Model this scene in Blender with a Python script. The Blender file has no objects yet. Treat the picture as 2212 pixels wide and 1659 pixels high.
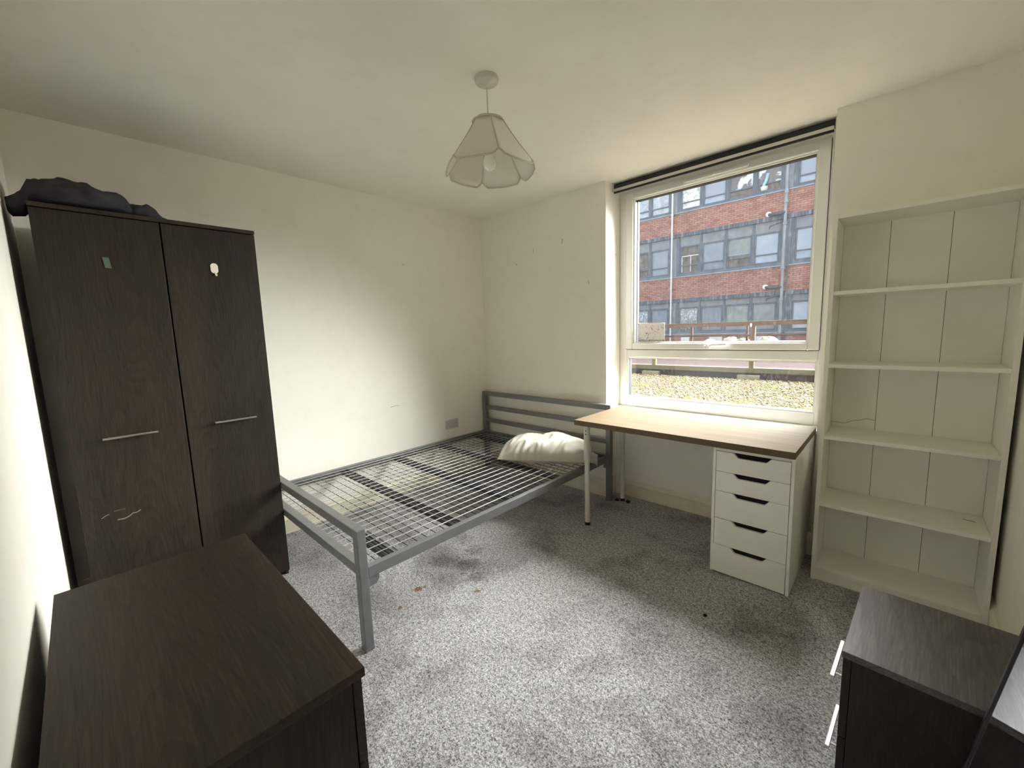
import bpy, bmesh, math, random
import numpy as np
from mathutils import Matrix, Vector, noise
random.seed(7)
S = bpy.context.scene
COL = S.collection

# ------------------------------------------------------------------ camera
cam_d = bpy.data.cameras.new('camera'); cam = bpy.data.objects.new('camera', cam_d); COL.objects.link(cam)
cam_d.sensor_width = 36.0; cam_d.lens = 885.8 / 2212 * 36.0; cam_d.clip_start = 0.02; cam_d.clip_end = 300
yaw, pitch, roll = 0.7602, -0.1271, -0.0320
fwd = Vector((-math.sin(yaw)*math.cos(pitch), math.cos(yaw)*math.cos(pitch), math.sin(pitch)))
r0 = fwd.cross(Vector((0, 0, 1))).normalized(); u0 = r0.cross(fwd)
cr, sr = math.cos(roll), math.sin(roll)
rt = cr*r0 + sr*u0; up = -sr*r0 + cr*u0
M = Matrix((rt, up, -fwd)).transposed().to_4x4(); M.translation = Vector((3.0132, -2.7913, 1.3362))
cam.matrix_world = M
S.camera = cam

# ------------------------------------------------------------------ light
W = bpy.data.worlds.new('sky'); S.world = W; W.use_nodes = True
bg = W.node_tree.nodes['Background']; bg.inputs[0].default_value = (0.86, 0.93, 1.0, 1); bg.inputs[1].default_value = 0.78
sun_d = bpy.data.lights.new('sky_fill_sun', 'SUN'); sun_d.energy = 30.0; sun_d.angle = math.radians(74); sun_d.color = (1.0, 0.985, 0.95)  # wide soft sun added to brighten the room like overcast skylight
sun = bpy.data.objects.new('sky_fill_sun', sun_d); COL.objects.link(sun)
sd = Vector((-0.37, -0.81, -0.70)).normalized()          # the direction the light travels: over the roof opposite, into the room
sun.rotation_euler = sd.to_track_quat('-Z', 'Y').to_euler(); sun.location = (3, 12, 14)
VS = S.view_settings
VS.view_transform = 'Standard'; VS.look = 'None'; VS.gamma = 1.0; VS.use_curve_mapping = False; VS.exposure = 1.2
S.cycles.diffuse_bounces = 8; S.cycles.max_bounces = 14; S.cycles.transparent_max_bounces = 16; S.cycles.glossy_bounces = 6

# ------------------------------------------------------------------ helpers
def setp(o, label=None, cat=None, group=None, kind=None):
    if label: o['label'] = label
    if cat: o['category'] = cat
    if group: o['group'] = group
    if kind: o['kind'] = kind
    return o

def thing(name, loc, label, cat, group=None, rotz=0):
    o = bpy.data.objects.new(name, None); COL.objects.link(o)
    o.location = loc; o.rotation_euler = (0, 0, rotz); o.empty_display_size = 0.05
    return setp(o, label, cat, group)

class MB:
    def __init__(s): s.v = []; s.f = []; s.m = []; s.sm = []
    def add(s, vs, fs, mi=0, smooth=False):
        b = len(s.v); s.v += [tuple(v) for v in vs]
        s.f += [tuple(b+i for i in f) for f in fs]; s.m += [mi]*len(fs); s.sm += [smooth]*len(fs)
        return s
    def box(s, x0, x1, y0, y1, z0, z1, mi=0):
        if x0 > x1: x0, x1 = x1, x0
        if y0 > y1: y0, y1 = y1, y0
        if z0 > z1: z0, z1 = z1, z0
        v = [(x, y, z) for z in (z0, z1) for y in (y0, y1) for x in (x0, x1)]
        return s.add(v, [(0,2,3,1),(4,5,7,6),(0,1,5,4),(2,6,7,3),(0,4,6,2),(1,3,7,5)], mi)
    def tube(s, p0, p1, r, n=12, r1=None, cap=True, mi=0):
        p0 = Vector(p0); p1 = Vector(p1); r1 = r if r1 is None else r1
        d = (p1-p0).normalized(); a = Vector((0, 0, 1)) if abs(d.z) < .9 else Vector((1, 0, 0))
        e1 = d.cross(a).normalized(); e2 = d.cross(e1)
        vs = []
        for p, rr in ((p0, r), (p1, r1)):
            for i in range(n):
                t = 2*math.pi*i/n; vs.append(p + rr*(math.cos(t)*e1 + math.sin(t)*e2))
        s.add(vs, [(i, (i+1) % n, n+(i+1) % n, n+i) for i in range(n)], mi, True)
        if cap: s.add(vs[:n], [tuple(range(n))], mi); s.add(vs[n:], [tuple(reversed(range(n)))], mi)
        return s
    def path(s, pts, r, n=8, mi=0):
        pts = [Vector(p) for p in pts]; rings = []
        ref = Vector((0.13, 0.27, 0.95)).normalized()
        for i, p in enumerate(pts):
            d = (pts[min(i+1, len(pts)-1)] - pts[max(i-1, 0)]).normalized()
            e1 = d.cross(ref).normalized(); e2 = d.cross(e1)
            rings.append([p + r*(math.cos(2*math.pi*k/n)*e1 + math.sin(2*math.pi*k/n)*e2) for k in range(n)])
        vs = [v for R in rings for v in R]; fs = []
        for i in range(len(rings)-1):
            fs += [(i*n+k, i*n+(k+1) % n, (i+1)*n+(k+1) % n, (i+1)*n+k) for k in range(n)]
        s.add(vs, fs, mi, True)
        s.add(rings[0], [tuple(range(n))], mi); s.add(rings[-1], [tuple(reversed(range(n)))], mi)
        return s
    def prism(s, poly, axis, a0, a1, mi=0):
        """poly: 2-D outline in the two other axes (in x,y,z order); extruded along axis from a0 to a1"""
        def mk(p, a):
            q = list(p); q.insert(axis, a); return q
        n = len(poly); v = [mk(p, a0) for p in poly] + [mk(p, a1) for p in poly]
        fs = [(i, (i+1) % n, n+(i+1) % n, n+i) for i in range(n)]
        fs += [tuple(range(n)), tuple(range(n, 2*n))]
        return s.add(v, fs, mi)
    def lathe(s, prof, c, n=32, mi=0):
        vs = [(c[0]+r*math.cos(2*math.pi*k/n), c[1]+r*math.sin(2*math.pi*k/n), c[2]+z) for r, z in prof for k in range(n)]
        fs = [(i*n+k, i*n+(k+1) % n, (i+1)*n+(k+1) % n, (i+1)*n+k) for i in range(len(prof)-1) for k in range(n)]
        return s.add(vs, fs, mi, True)
    def build(s, name, mats, parent=None, bevel=0, seg=2, local=False, recalc=True, sub=0):
        me = bpy.data.meshes.new(name)
        off = Vector((0, 0, 0))
        if parent is not None and not local:
            p = parent; 
            while p is not None: off += Vector(p.location); p = p.parent
        me.from_pydata([tuple(Vector(v)-off) for v in s.v], [], s.f)
        if not isinstance(mats, (list, tuple)): mats = [mats]
        for m in mats: me.materials.append(m)
        me.polygons.foreach_set('material_index', s.m); me.polygons.foreach_set('use_smooth', s.sm)
        if recalc:
            bm = bmesh.new(); bm.from_mesh(me); bmesh.ops.recalc_face_normals(bm, faces=bm.faces); bm.to_mesh(me); bm.free()
        me.update()
        o = bpy.data.objects.new(name, me); COL.objects.link(o)
        if parent is not None: o.parent = parent
        if bevel:
            b = o.modifiers.new('bevel', 'BEVEL'); b.width = bevel; b.segments = seg; b.limit_method = 'ANGLE'; b.angle_limit = math.radians(40)
            b.harden_normals = False
        if sub:
            q = o.modifiers.new('sub', 'SUBSURF'); q.levels = sub; q.render_levels = sub
        return o

def box(name, mat, b, parent=None, bevel=0, seg=2):
    return MB().box(*b).build(name, mat, parent, bevel, seg)

# ------------------------------------------------------------------ materials
def base(name, col=(.5, .5, .5), rough=.5, metal=0, spec=.5):
    m = bpy.data.materials.new(name); m.use_nodes = True
    nt = m.node_tree; b = nt.nodes['Principled BSDF']
    b.inputs['Base Color'].default_value = (*col, 1); b.inputs['Roughness'].default_value = rough
    b.inputs['Metallic'].default_value = metal; b.inputs['Specular IOR Level'].default_value = spec
    return m, nt, b
def N(nt, t, **k):
    n = nt.nodes.new(t)
    for a, v in k.items():
        if a in n.inputs: n.inputs[a].default_value = v
        else: setattr(n, a, v)
    return n
def ramp(nt, fac, stops):
    r = nt.nodes.new('ShaderNodeValToRGB'); nt.links.new(fac, r.inputs[0])
    e = r.color_ramp.elements
    while len(e) < len(stops): e.new(0.5)
    for i, (p, c) in enumerate(stops): e[i].position = p; e[i].color = (*c, 1)
    return r.outputs[0]
def coords(nt, scale=(1, 1, 1), rot=(0, 0, 0), src='Object'):
    t = nt.nodes.new('ShaderNodeTexCoord'); mp = nt.nodes.new('ShaderNodeMapping')
    mp.inputs['Scale'].default_value = scale; mp.inputs['Rotation'].default_value = rot
    nt.links.new(t.outputs[src], mp.inputs[0]); return mp.outputs[0]
def noise_n(nt, vec, scale, detail=3, rough=.5, dist=0):
    n = N(nt, 'ShaderNodeTexNoise', Scale=scale, Detail=detail, Roughness=rough, Distortion=dist)
    nt.links.new(vec, n.inputs['Vector']); return n.outputs['Fac']
def bump(nt, b, h, strength=.2, dist=.002):
    n = N(nt, 'ShaderNodeBump', Strength=strength, Distance=dist)
    nt.links.new(h, n.inputs['Height']); nt.links.new(n.outputs[0], b.inputs['Normal'])
def mixc(nt, fac, a, bb, mode='MIX'):
    n = nt.nodes.new('ShaderNodeMix'); n.data_type = 'RGBA'; n.blend_type = mode
    for s, v in ((0, fac), (6, a), (7, bb)):
        if hasattr(v, 'links') or hasattr(v, 'is_linked'): nt.links.new(v, n.inputs[s])
        elif s == 0: n.inputs[0].default_value = v
        else: n.inputs[s].default_value = (*v, 1)
    return n.outputs[2]
def math_n(nt, op, a, b=0.0, c=None):
    n = nt.nodes.new('ShaderNodeMath'); n.operation = op
    for i, v in enumerate((a, b) if c is None else (a, b, c)):
        if isinstance(v, (int, float)): n.inputs[i].default_value = v
        else: nt.links.new(v, n.inputs[i])
    return n.outputs[0]

def plain(name, col, rough=.5, metal=0, spec=.5, var=.06, vs=8, bs=0, bsc=200):
    """a colour with faint unevenness and optional fine relief"""
    m, nt, b = base(name, col, rough, metal, spec)
    v = coords(nt); n = noise_n(nt, v, vs, 4)
    c = ramp(nt, n, [(.3, tuple(x*(1-var) for x in col)), (.7, tuple(min(1, x*(1+var)) for x in col))])
    nt.links.new(c, b.inputs['Base Color'])
    if bs: bump(nt, b, noise_n(nt, v, bsc, 2), bs, .001)
    return m

def m_wall(name, col):
    m, nt, b = base(name, col, .85, 0, .25)
    v = coords(nt)
    n = noise_n(nt, v, 1.6, 5, .6); n2 = noise_n(nt, v, 9, 5, .65)
    c = ramp(nt, n, [(.25, tuple(x*.985 for x in col)), (.75, tuple(min(1, x*1.01) for x in col))])
    d = ramp(nt, n2, [(.3, (.97, .965, .955)), (.5, (1, 1, 1))])
    nt.links.new(mixc(nt, 1.0, c, d, 'MULTIPLY'), b.inputs['Base Color'])
    bump(nt, b, noise_n(nt, v, 240, 3), .12, .0008)
    return m

def m_darkwood(name, grain, lo=(.0062, .0043, .0030), hi=(.0235, .0168, .0115), rough=.5, spec=.3):
    m, nt, b = base(name, hi, rough, 0, spec)
    sc = [14, 14, 14]; sc[grain] = 1.1
    v = coords(nt, tuple(sc))
    sf = [60, 60, 60]; sf[grain] = 3.0
    big = noise_n(nt, v, .45, 3, .5, .3)
    fine = noise_n(nt, coords(nt, tuple(sf)), 3.0, 5, .75)
    # cathedral figure: thin rings of a stretched, slowly varying field
    sw = [5.0, 5.0, 5.0]; sw[grain] = .62
    fld = noise_n(nt, coords(nt, tuple(sw)), .9, 2, .45, .5)
    ring = math_n(nt, 'FRACT', math_n(nt, 'MULTIPLY', fld, 34.0))
    ring = math_n(nt, 'POWER', ring, 2.5)
    f = math_n(nt, 'ADD', math_n(nt, 'MULTIPLY', fine, .60), math_n(nt, 'MULTIPLY', ring, -.075))
    f = math_n(nt, 'ADD', f, math_n(nt, 'MULTIPLY', big, .36))
    c = ramp(nt, f, [(.30, lo), (.50, hi), (.64, tuple(x*1.8 for x in hi))])
    nt.links.new(c, b.inputs['Base Color'])
    bump(nt, b, fine, .25, .0006)
    return m

def m_oak(name):
    m, nt, b = base(name, (.6, .45, .28), .62, 0, .12)
    v = coords(nt, (1.0, 26, 26))
    f = noise_n(nt, v, 1.4, 5, .6, .2); g = noise_n(nt, coords(nt, (.6, 5, 5)), 1.5, 2)
    c = ramp(nt, f, [(.3, (.135, .100, .062)), (.55, (.165, .127, .084)), (.75, (.19, .150, .102))])
    c2 = ramp(nt, g, [(.3, (.88, .86, .82)), (.7, (1.05, 1.03, 1.0))])
    nt.links.new(mixc(nt, 1.0, c, c2, 'MULTIPLY'), b.inputs['Base Color'])
    bump(nt, b, f, .1, .0004)
    return m

def m_carpet(name):
    m, nt, b = base(name, (.4, .4, .4), .95, 0, .05)
    v = coords(nt)
    n1 = noise_n(nt, v, 150, 4, .75, .6); n2 = noise_n(nt, v, 60, 3, .6); n3 = noise_n(nt, v, 3.2, 4, .65, .4)
    f = math_n(nt, 'ADD', math_n(nt, 'MULTIPLY', n1, .75), math_n(nt, 'MULTIPLY', n2, .25))
    c = ramp(nt, f, [(.38, (.12, .12, .12)), (.48, (.44, .44, .445)), (.57, (.84, .84, .85))])
    d = ramp(nt, n3, [(.36, (.70, .69, .69)), (.52, (1, 1, 1))])
    c = mixc(nt, 1.0, c, d, 'MULTIPLY')
    # rust coloured spots and grey scuffs of their own shape
    sep = nt.nodes.new('ShaderNodeSeparateXYZ'); nt.links.new(v, sep.inputs[0])
    wob = noise_n(nt, v, 28, 4, .7)
    def spot(c, x, y, r, col, amt, ey=1.0):
        dx = math_n(nt, 'SUBTRACT', sep.outputs[0], x); dy = math_n(nt, 'MULTIPLY', math_n(nt, 'SUBTRACT', sep.outputs[1], y), ey)
        d = math_n(nt, 'SQRT', math_n(nt, 'ADD', math_n(nt, 'MULTIPLY', dx, dx), math_n(nt, 'MULTIPLY', dy, dy)))
        d = math_n(nt, 'ADD', math_n(nt, 'DIVIDE', d, r), math_n(nt, 'MULTIPLY', math_n(nt, 'SUBTRACT', wob, .5), 3.2))
        k = math_n(nt, 'SMOOTH_MIN', 1.0, 1.0, .1)
        n = nt.nodes.new('ShaderNodeMapRange'); n.inputs[1].default_value = 1.1; n.inputs[2].default_value = .6
        n.inputs[3].default_value = 0; n.inputs[4].default_value = amt; nt.links.new(d, n.inputs[0])
        return mixc(nt, n.outputs[0], c, col, 'MULTIPLY')
    rust = (.55, .30, .18); grey = (.62, .60, .59)
    for x, y, r in ((1.236, -1.693, .022), (1.25, -1.66, .012), (1.491, -1.505, .016), (1.298, -1.838, .013), (1.202, -1.773, .008)):
        c = spot(c, x, y, r, rust, .9)
    for x, y, r, a in ((1.267, -1.376, .075, .9), (1.40, -1.42, .06, .8), (1.17, -1.25, .06, .8), (1.30, -1.55, .08, .6), (1.05, -1.9, .14, .5), (1.45, -1.75, .07, .5), (1.0, -1.2, .07, .7), (2.60, -.80, .16, .35), (1.10, -1.45, .07, .7), (1.62, -2.0, .05, .5)):
        c = spot(c, x, y, r, grey, a)
    nt.links.new(c, b.inputs['Base Color'])
    bump(nt, b, f, 1.0, .012)
    return m

WALL = (.885, .865, .785)
M_wall = m_wall('cream_wall_paint', WALL)
M_ceil = m_wall('cream_ceiling_paint', (.90, .885, .82))
M_skirt = plain('cream_gloss_paint', (.80, .75, .60), .4, 0, .5, .08, 12)
M_carpet = m_carpet('grey_speckled_carpet')
M_wz = m_darkwood('dark_wood_vertical', 2)
M_wx = m_darkwood('dark_wood_across', 0, (.0095, .0068, .0048), (.036, .0255, .0175))
M_wy = m_darkwood('dark_wood_deep_sheen', 1, (.035, .032, .030), (.095, .088, .083), .36, .5)  # paler and greyer: window sheen on the cabinet top painted in
M_edge = plain('dark_edging', (.025, .019, .015), .4, 0, .5, .1)
M_gap = plain('black_gap', (.004, .004, .004), .9)
M_steel = plain('brushed_steel', (.62, .60, .57), .28, 1.0, .5, .05, 30)
M_bed = plain('silver_grey_bed_paint', (.19, .195, .195), .42, .35, .5, .08, 14, .05, 400)
M_wire = plain('silver_wire', (.50, .50, .49), .35, .4, .5, .05)
M_barblk = plain('dark_cross_bar', (.05, .05, .052), .45, .3, .5, .1)
M_white = plain('white_melamine', (.92, .905, .85), .45, 0, .5, .02, 4)
M_shelf = plain('white_shelf_melamine', (.91, .895, .83), .5, 0, .4, .03, 5, .03, 300)
M_upvc = plain('white_upvc', (.86, .855, .83), .3, 0, .5, .02, 3)
M_gasket = plain('black_gasket', (.012, .012, .013), .5)
M_oak = m_oak('pale_oak_laminate')
M_shade = None
M_fabdark = plain('charcoal_jersey', (.042, .042, .046), .95, 0, .1, .25, 22, .35, 260)
M_blind = plain('dark_blind_fabric', (.03, .032, .036), .8, 0, .3, .1, 40)
M_alu = plain('pale_aluminium', (.62, .59, .54), .35, .3, .5, .03)
M_plastic = plain('white_plastic', (.66, .63, .57), .35, 0, .5, .03)
M_switch = plain('grey_white_plate', (.60, .57, .55), .4, 0, .5, .03)
M_black = plain('black_plastic', (.012, .012, .012), .35)
M_green = plain('sage_green_plastic', (.075, .10, .075), .5)
M_hookw = plain('cream_white_plastic', (.78, .72, .60), .4)

def m_glass():
    m = bpy.data.materials.new('window_glass'); m.use_nodes = True; nt = m.node_tree
    for n in list(nt.nodes): nt.nodes.remove(n)
    o = nt.nodes.new('ShaderNodeOutputMaterial'); tr = nt.nodes.new('ShaderNodeBsdfTransparent'); tr.inputs[0].default_value = (.965, .975, .97, 1)
    gl = nt.nodes.new('ShaderNodeBsdfGlossy'); gl.inputs['Roughness'].default_value = .02
    lw = nt.nodes.new('ShaderNodeLayerWeight'); lw.inputs[0].default_value = .5
    p = math_n(nt, 'POWER', lw.outputs['Facing'], 5.0); p = math_n(nt, 'ADD', math_n(nt, 'MULTIPLY', p, .8), .025)
    mx = nt.nodes.new('ShaderNodeMixShader'); nt.links.new(p, mx.inputs[0]); nt.links.new(tr.outputs[0], mx.inputs[1]); nt.links.new(gl.outputs[0], mx.inputs[2])
    # a film of dust and splashes
    df = nt.nodes.new('ShaderNodeBsdfDiffuse'); df.inputs[0].default_value = (.8, .85, .9, 1)
    tl = nt.nodes.new('ShaderNodeBsdfTranslucent'); tl.inputs[0].default_value = (.85, .9, .95, 1)
    md = nt.nodes.new('ShaderNodeMixShader'); md.inputs[0].default_value = .6; nt.links.new(df.outputs[0], md.inputs[1]); nt.links.new(tl.outputs[0], md.inputs[2])
    v = coords(nt, (30, 30, 12)); n = noise_n(nt, v, 2.5, 6, .7)
    r = nt.nodes.new('ShaderNodeMapRange'); nt.links.new(n, r.inputs[0]); r.inputs[1].default_value = .5; r.inputs[2].default_value = .8; r.inputs[3].default_value = .0035; r.inputs[4].default_value = .022
    m2 = nt.nodes.new('ShaderNodeMixShader'); nt.links.new(r.outputs[0], m2.inputs[0]); nt.links.new(mx.outputs[0], m2.inputs[1]); nt.links.new(md.outputs[0], m2.inputs[2])
    nt.links.new(m2.outputs[0], o.inputs[0]); return m
M_glass = m_glass()

# ------------------------------------------------------------------ room
H = 2.406; XD = 3.374; YC = -2.9245; X2, X3 = 1.368, 2.702; YF = .209; T = .12
def struct(name, mb, mat, bevel=0, label=None, parent=None):
    o = mb.build(name, mat, parent, bevel)
    if parent is None: setp(o, label, None, None, 'structure')
    return o
struct('floor', MB().box(-T, XD+T, YC-T, .35, -.10, 0), M_carpet, label='grey speckled carpet floor with rust coloured spots')
struct('ceiling', MB().box(-T, XD+T, YC-T, .35, H, H+.12), M_ceil, label='plain cream painted ceiling')
wl = struct('wall_left', MB().box(-T, 0, YC-T, .35, -.05, H+.02), M_wall, label='long cream wall behind the bed and wardrobe')
wf = struct('wall_front', MB().box(0, XD, YC-T, YC, -.05, H+.02), M_wall, label='cream wall behind the chest of drawers')
wr = struct('wall_right', MB().box(XD, XD+T, YC-T, .35, -.05, H+.02), M_wall, label='cream wall beside the bookcase')
mb = MB(); mb.box(0, X2, 0, .35, -.05, H+.02); mb.box(X3, XD, 0, .35, -.05, H+.02)
mb.box(X2, X3, .13, .35, -.05, .683); mb.box(X2, X3, YF+.005, .35, 2.36, H+.02)
wb = struct('wall_back', mb, M_wall, label='cream wall with the deep window recess')
# fine pencil lines and scuffs that are on the walls
M_mark = plain('pencil_grey', (.24, .22, .19), .9)
def mark(parent, pts, axis, w=.0022):
    mb = MB()
    for a, b in zip(pts[:-1], pts[1:]):
        a = Vector(a); b = Vector(b); d = (b-a).normalized()
        n = Vector((1, 0, 0)) if axis == 0 else Vector((0, -1, 0)); s = d.cross(n).normalized()*w/2
        t = n*.0006
        mb.add([a-s, a+s, b+s, b-s, a-s+t, a+s+t, b+s+t, b-s+t], [(0,1,2,3),(4,5,6,7),(0,1,5,4),(2,3,7,6),(1,2,6,5),(3,0,4,7)])
    mb.build('scuff_mark', M_mark, parent)
mark(wb, [(.970, 0, 2.064), (.968, 0, 2.030)], 1, .005)
mark(wb, [(.665, 0, 2.036), (.659, 0, 2.003)], 1, .0025)
mark(wb, [(.46, 0, 1.934), (.468, 0, 1.925)], 1, .004)
mark(wb, [(1.211, 0, 1.713), (1.219, 0, 1.686)], 1, .003)
mark(wl, [(0, -1.075, .751), (0, -1.03, .757), (0, -.996, .754)], 0, .0028)
mark(wl, [(0, -.885, 1.912), (0, -.872, 1.908)], 0, .003)
mark(wl, [(0, -.63, 1.885), (0, -.622, 1.883)], 0, .003)

def skirting(name, p0, p1, nrm, h=.128, label='cream painted skirting board'):
    """moulded board from p0 to p1, standing proud along nrm"""
    prof = [(0, 0), (.017, 0), (.017, h-.040), (.020, h-.034), (.020, h-.028), (.014, h-.018), (.009, h-.012), (.006, h), (0, h)]
    p0 = Vector((*p0, 0)); p1 = Vector((*p1, 0)); n = Vector((*nrm, 0)); k = len(prof)
    vs = [p + n*a + Vector((0, 0, z)) for p in (p0, p1) for a, z in prof]
    m = MB(); m.add(vs, [(i, (i+1) % k, k+(i+1) % k, k+i) for i in range(k)] + [tuple(range(k)), tuple(range(k, 2*k))])
    return struct(name, m, M_skirt, 0, label)
skirting('baseboard_left', (0, YC+.0), (0, -.02), (1, 0), label='cream skirting board along the bed wall')
skirting('baseboard_back', (.0, 0), (X2, 0), (0, -1), .145, label='cream skirting board behind the headboard')
b2 = skirting('baseboard_back.001', (X2-.0, .13), (X3, .13), (0, -1), label='cream skirting board under the desk')
b2b = skirting('baseboard_back.002', (X2, -.018), (X2, .13), (1, 0), .138, label='short cream skirting return at the window recess')
skirting('baseboard_back.003', (X3-.018, 0), (2.742, 0), (0, -1), .128, label='stub of cream skirting between desk and bookcase')
skirting('baseboard_right', (XD, -.02), (XD, YC), (-1, 0), .13, label='cream skirting board on the wall beside the bookcase')
skirting('baseboard_front', (2.36, YC), (XD, YC), (0, 1), .13, label='cream skirting board on the wall behind the camera')
# small pipe clip on the wall in the gap between the desk drawers and bookcase
sn = thing('pipe_clip', (2.715, -.006, .185), 'small cream pipe clip above the skirting stub', 'clip')
m = MB(); m.tube((2.705, -.0, .19), (2.705, -.022, .19), .010, 10); m.box(2.693, 2.730, -.008, 0, .180, .200); m.build('bracket', M_skirt, sn, .001)
sw = MB(); sw.tube((2.713, -.03, .183), (2.737, -.03, .183), .007, 8); sw.build('screw', M_skirt, sn)

# window sill
sill = MB().box(X2+.001, X3-.001, .078, .24, .690, .714); struct('trim_1', sill, M_upvc, .004, 'white window board behind the desk')

# ------------------------------------------------------------------ window
win = bpy.data.objects.new('window_1', None); COL.objects.link(win); win.location = (2.035, YF, .716)
setp(win, 'large white uPVC window, top-hung sash over a low fixed pane', None, None, 'structure')
def frame_ring(x0, x1, z0, z1, wl_, wr_, wb_, wt_, y0, y1):
    m = MB(); m.box(x0, x0+wl_, y0, y1, z0, z1); m.box(x1-wr_, x1, y0, y1, z0, z1)
    m.box(x0+wl_, x1-wr_, y0, y1, z0, z0+wb_); m.box(x0+wl_, x1-wr_, y0, y1, z1-wt_, z1); return m
fx0, fx1, fz0, fz1 = X2+.001, X3-.002, .714, 2.362
m = frame_ring(fx0, fx1, fz0, fz1, .062, .040, .074, .030, YF, YF+.07)
m.box(fx0+.062, fx1-.040, YF, YF+.07, 1.106, 1.168)
m.build('frame', M_upvc, win, .006, 3)
# bead round the lower pane, both the chamfer and the gasket line
m = frame_ring(fx0+.060, fx1-.038, .786, 1.108, .012, .012, .012, .012, YF+.008, YF+.03); m.build('glazing_bead', M_upvc, win, .003)
m = frame_ring(fx0+.070, fx1-.048, .796, 1.098, .004, .004, .004, .004, YF+.018, YF+.05); m.build('gasket', M_gasket, win)
box('pane', M_glass, (fx0+.068, fx1-.046, YF+.034, YF+.040, .794, 1.100), win)
frame_ring(fx0+.060, fx1-.044, .790, 1.102, .0115, .010, .008, .006, YF+.0405, YF+.068).build('gasket', M_gasket, win)  # second black ring, just behind the lower glass edge
# sash
sx0, sx1, sz0, sz1 = fx0+.058, fx1-.036, 1.170, 2.342
sa = frame_ring(sx0, sx1, sz0, sz1, .056, .056, .044, .050, YF-.014, YF+.05).build('sash', M_upvc, win, .007, 3)
frame_ring(sx0+.054, sx1-.054, sz0+.042, sz1-.048, .014, .012, .012, .012, YF+.0, YF+.03).build('glazing_bead', M_upvc, sa, .003)
frame_ring(sx0+.066, sx1-.064, sz0+.052, sz1-.058, .004, .004, .004, .005, YF+.010, YF+.045).build('gasket', M_gasket, sa)
frame_ring(sx0+.062, sx1-.060, sz0+.046, sz1-.052, .0115, .010, .006, .009, YF+.0365, YF+.062).build('gasket', M_gasket, sa)  # second black ring, just behind the sash glass edge
box('pane', M_glass, (sx0+.064, sx1-.062, YF+.030, YF+.036, sz0+.050, sz1-.056), sa)
m = MB(); m.box(sx0-.003, sx0, YF-.004, YF+.01, sz0, sz1); m.box(sx1, sx1+.003, YF-.004, YF+.01, sz0, sz1); m.box(sx0, sx1, YF-.004, YF+.01, sz0-.003, sz0)
m.build('weather_seal', M_gasket, win)
# locking handle on the bottom rail of the sash
hd = MB(); hy = YF-.014
hd.box(2.020, 2.078, hy-.014, hy, 1.178, 1.198); hd.build('handle', M_upvc, sa, .005, 3)
hm = bpy.data.objects[-1] if False else None
m = MB(); m.path([(2.050, hy-.018, 1.188), (2.062, hy-.024, 1.194), (2.076, hy-.030, 1.203), (2.12, hy-.034, 1.206), (2.172, hy-.036, 1.208)], .0068, 10)
m.tube((2.048, hy-.022, 1.188), (2.048, hy-.001, 1.188), .013, 16); m.build('handle_lever', M_upvc, sa)
MB().tube((2.048, hy-.0235, 1.187), (2.048, hy-.021, 1.187), .0045, 10).build('key_hole', M_steel, sa)
# trickle vent on the head of the sash
m = MB(); n_ = 8
pts = [(1.86+.0, 2.318)]; 
outl = []
for k in range(9): t = math.pi/2+math.pi*k/8; outl.append((1.868+.008*math.cos(t), 2.316+.010*math.sin(t)))
for k in range(9): t = -math.pi/2+math.pi*k/8; outl.append((2.249+.008*math.cos(t), 2.316+.010*math.sin(t)))
m.prism(outl, 1, hy-.014, hy); m.build('trickle_vent', M_upvc, win, .003)
box('vent_slide', M_upvc, (2.05, 2.062, hy-.018, hy-.012, 2.310, 2.321), win, .001)
# drilled screw holes in the right reveal
MB().tube((X3-.0012, .13, 1.493), (X3+.001, .13, 1.493), .0045, 10).build('screw_hole', M_gap, wb)
MB().tube((X2-.001, .15, 1.90), (X2+.0012, .15, 1.90), .0035, 10).build('screw_hole', M_gap, wb)

# ------------------------------------------------------------------ roller blind
bl = thing('roller_blind', (2.035, .11, 2.36), 'dark roller blind rolled up at the top of the window', 'blind')
m = MB(); m.tube((X2+.016, .115, 2.378), (X3-.016, .115, 2.378), .0235, 24); m.build('roll', M_blind, bl)
m = MB(); m.box(X2+.018, X3-.018, .089, .0915, 2.345, 2.378); m.build('fabric', M_blind, bl)
m = MB(); m.box(X2+.018, X3-.018, .082, .098, 2.342, 2.362); m.build('bottom_rail', M_alu, bl, .004, 3)
m = MB(); m.box(X2+.018, X3-.018, .084, .096, 2.330, 2.342); m.build('rail_pocket', M_blind, bl, .002)
for xx in (X2+.002, X3-.014):
    MB().box(xx, xx+.012, .088, .145, 2.345, 2.404).build('bracket', M_plastic, bl, .002)
ch = MB()
for i in range(150):
    z = 2.36-i*.0056; 
    bow = .006*math.sin(i/149*math.pi*1.0)
    for sgn in (-1, 1):
        yy = .105+sgn*(.010*math.sin(min(1, i/30)*math.pi/2)*(1 if i < 140 else (149-i)/9)) + .02*(i/149)
        x = X3-.012-bow
        ch.lathe([(.0001, -.0021), (.0019, -.001), (.0019, .001), (.0001, .0021)], (x, yy, z), 6)
cho = ch.build('bead_chain', M_plastic, bl); cho['kind'] = 'stuff'

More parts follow.
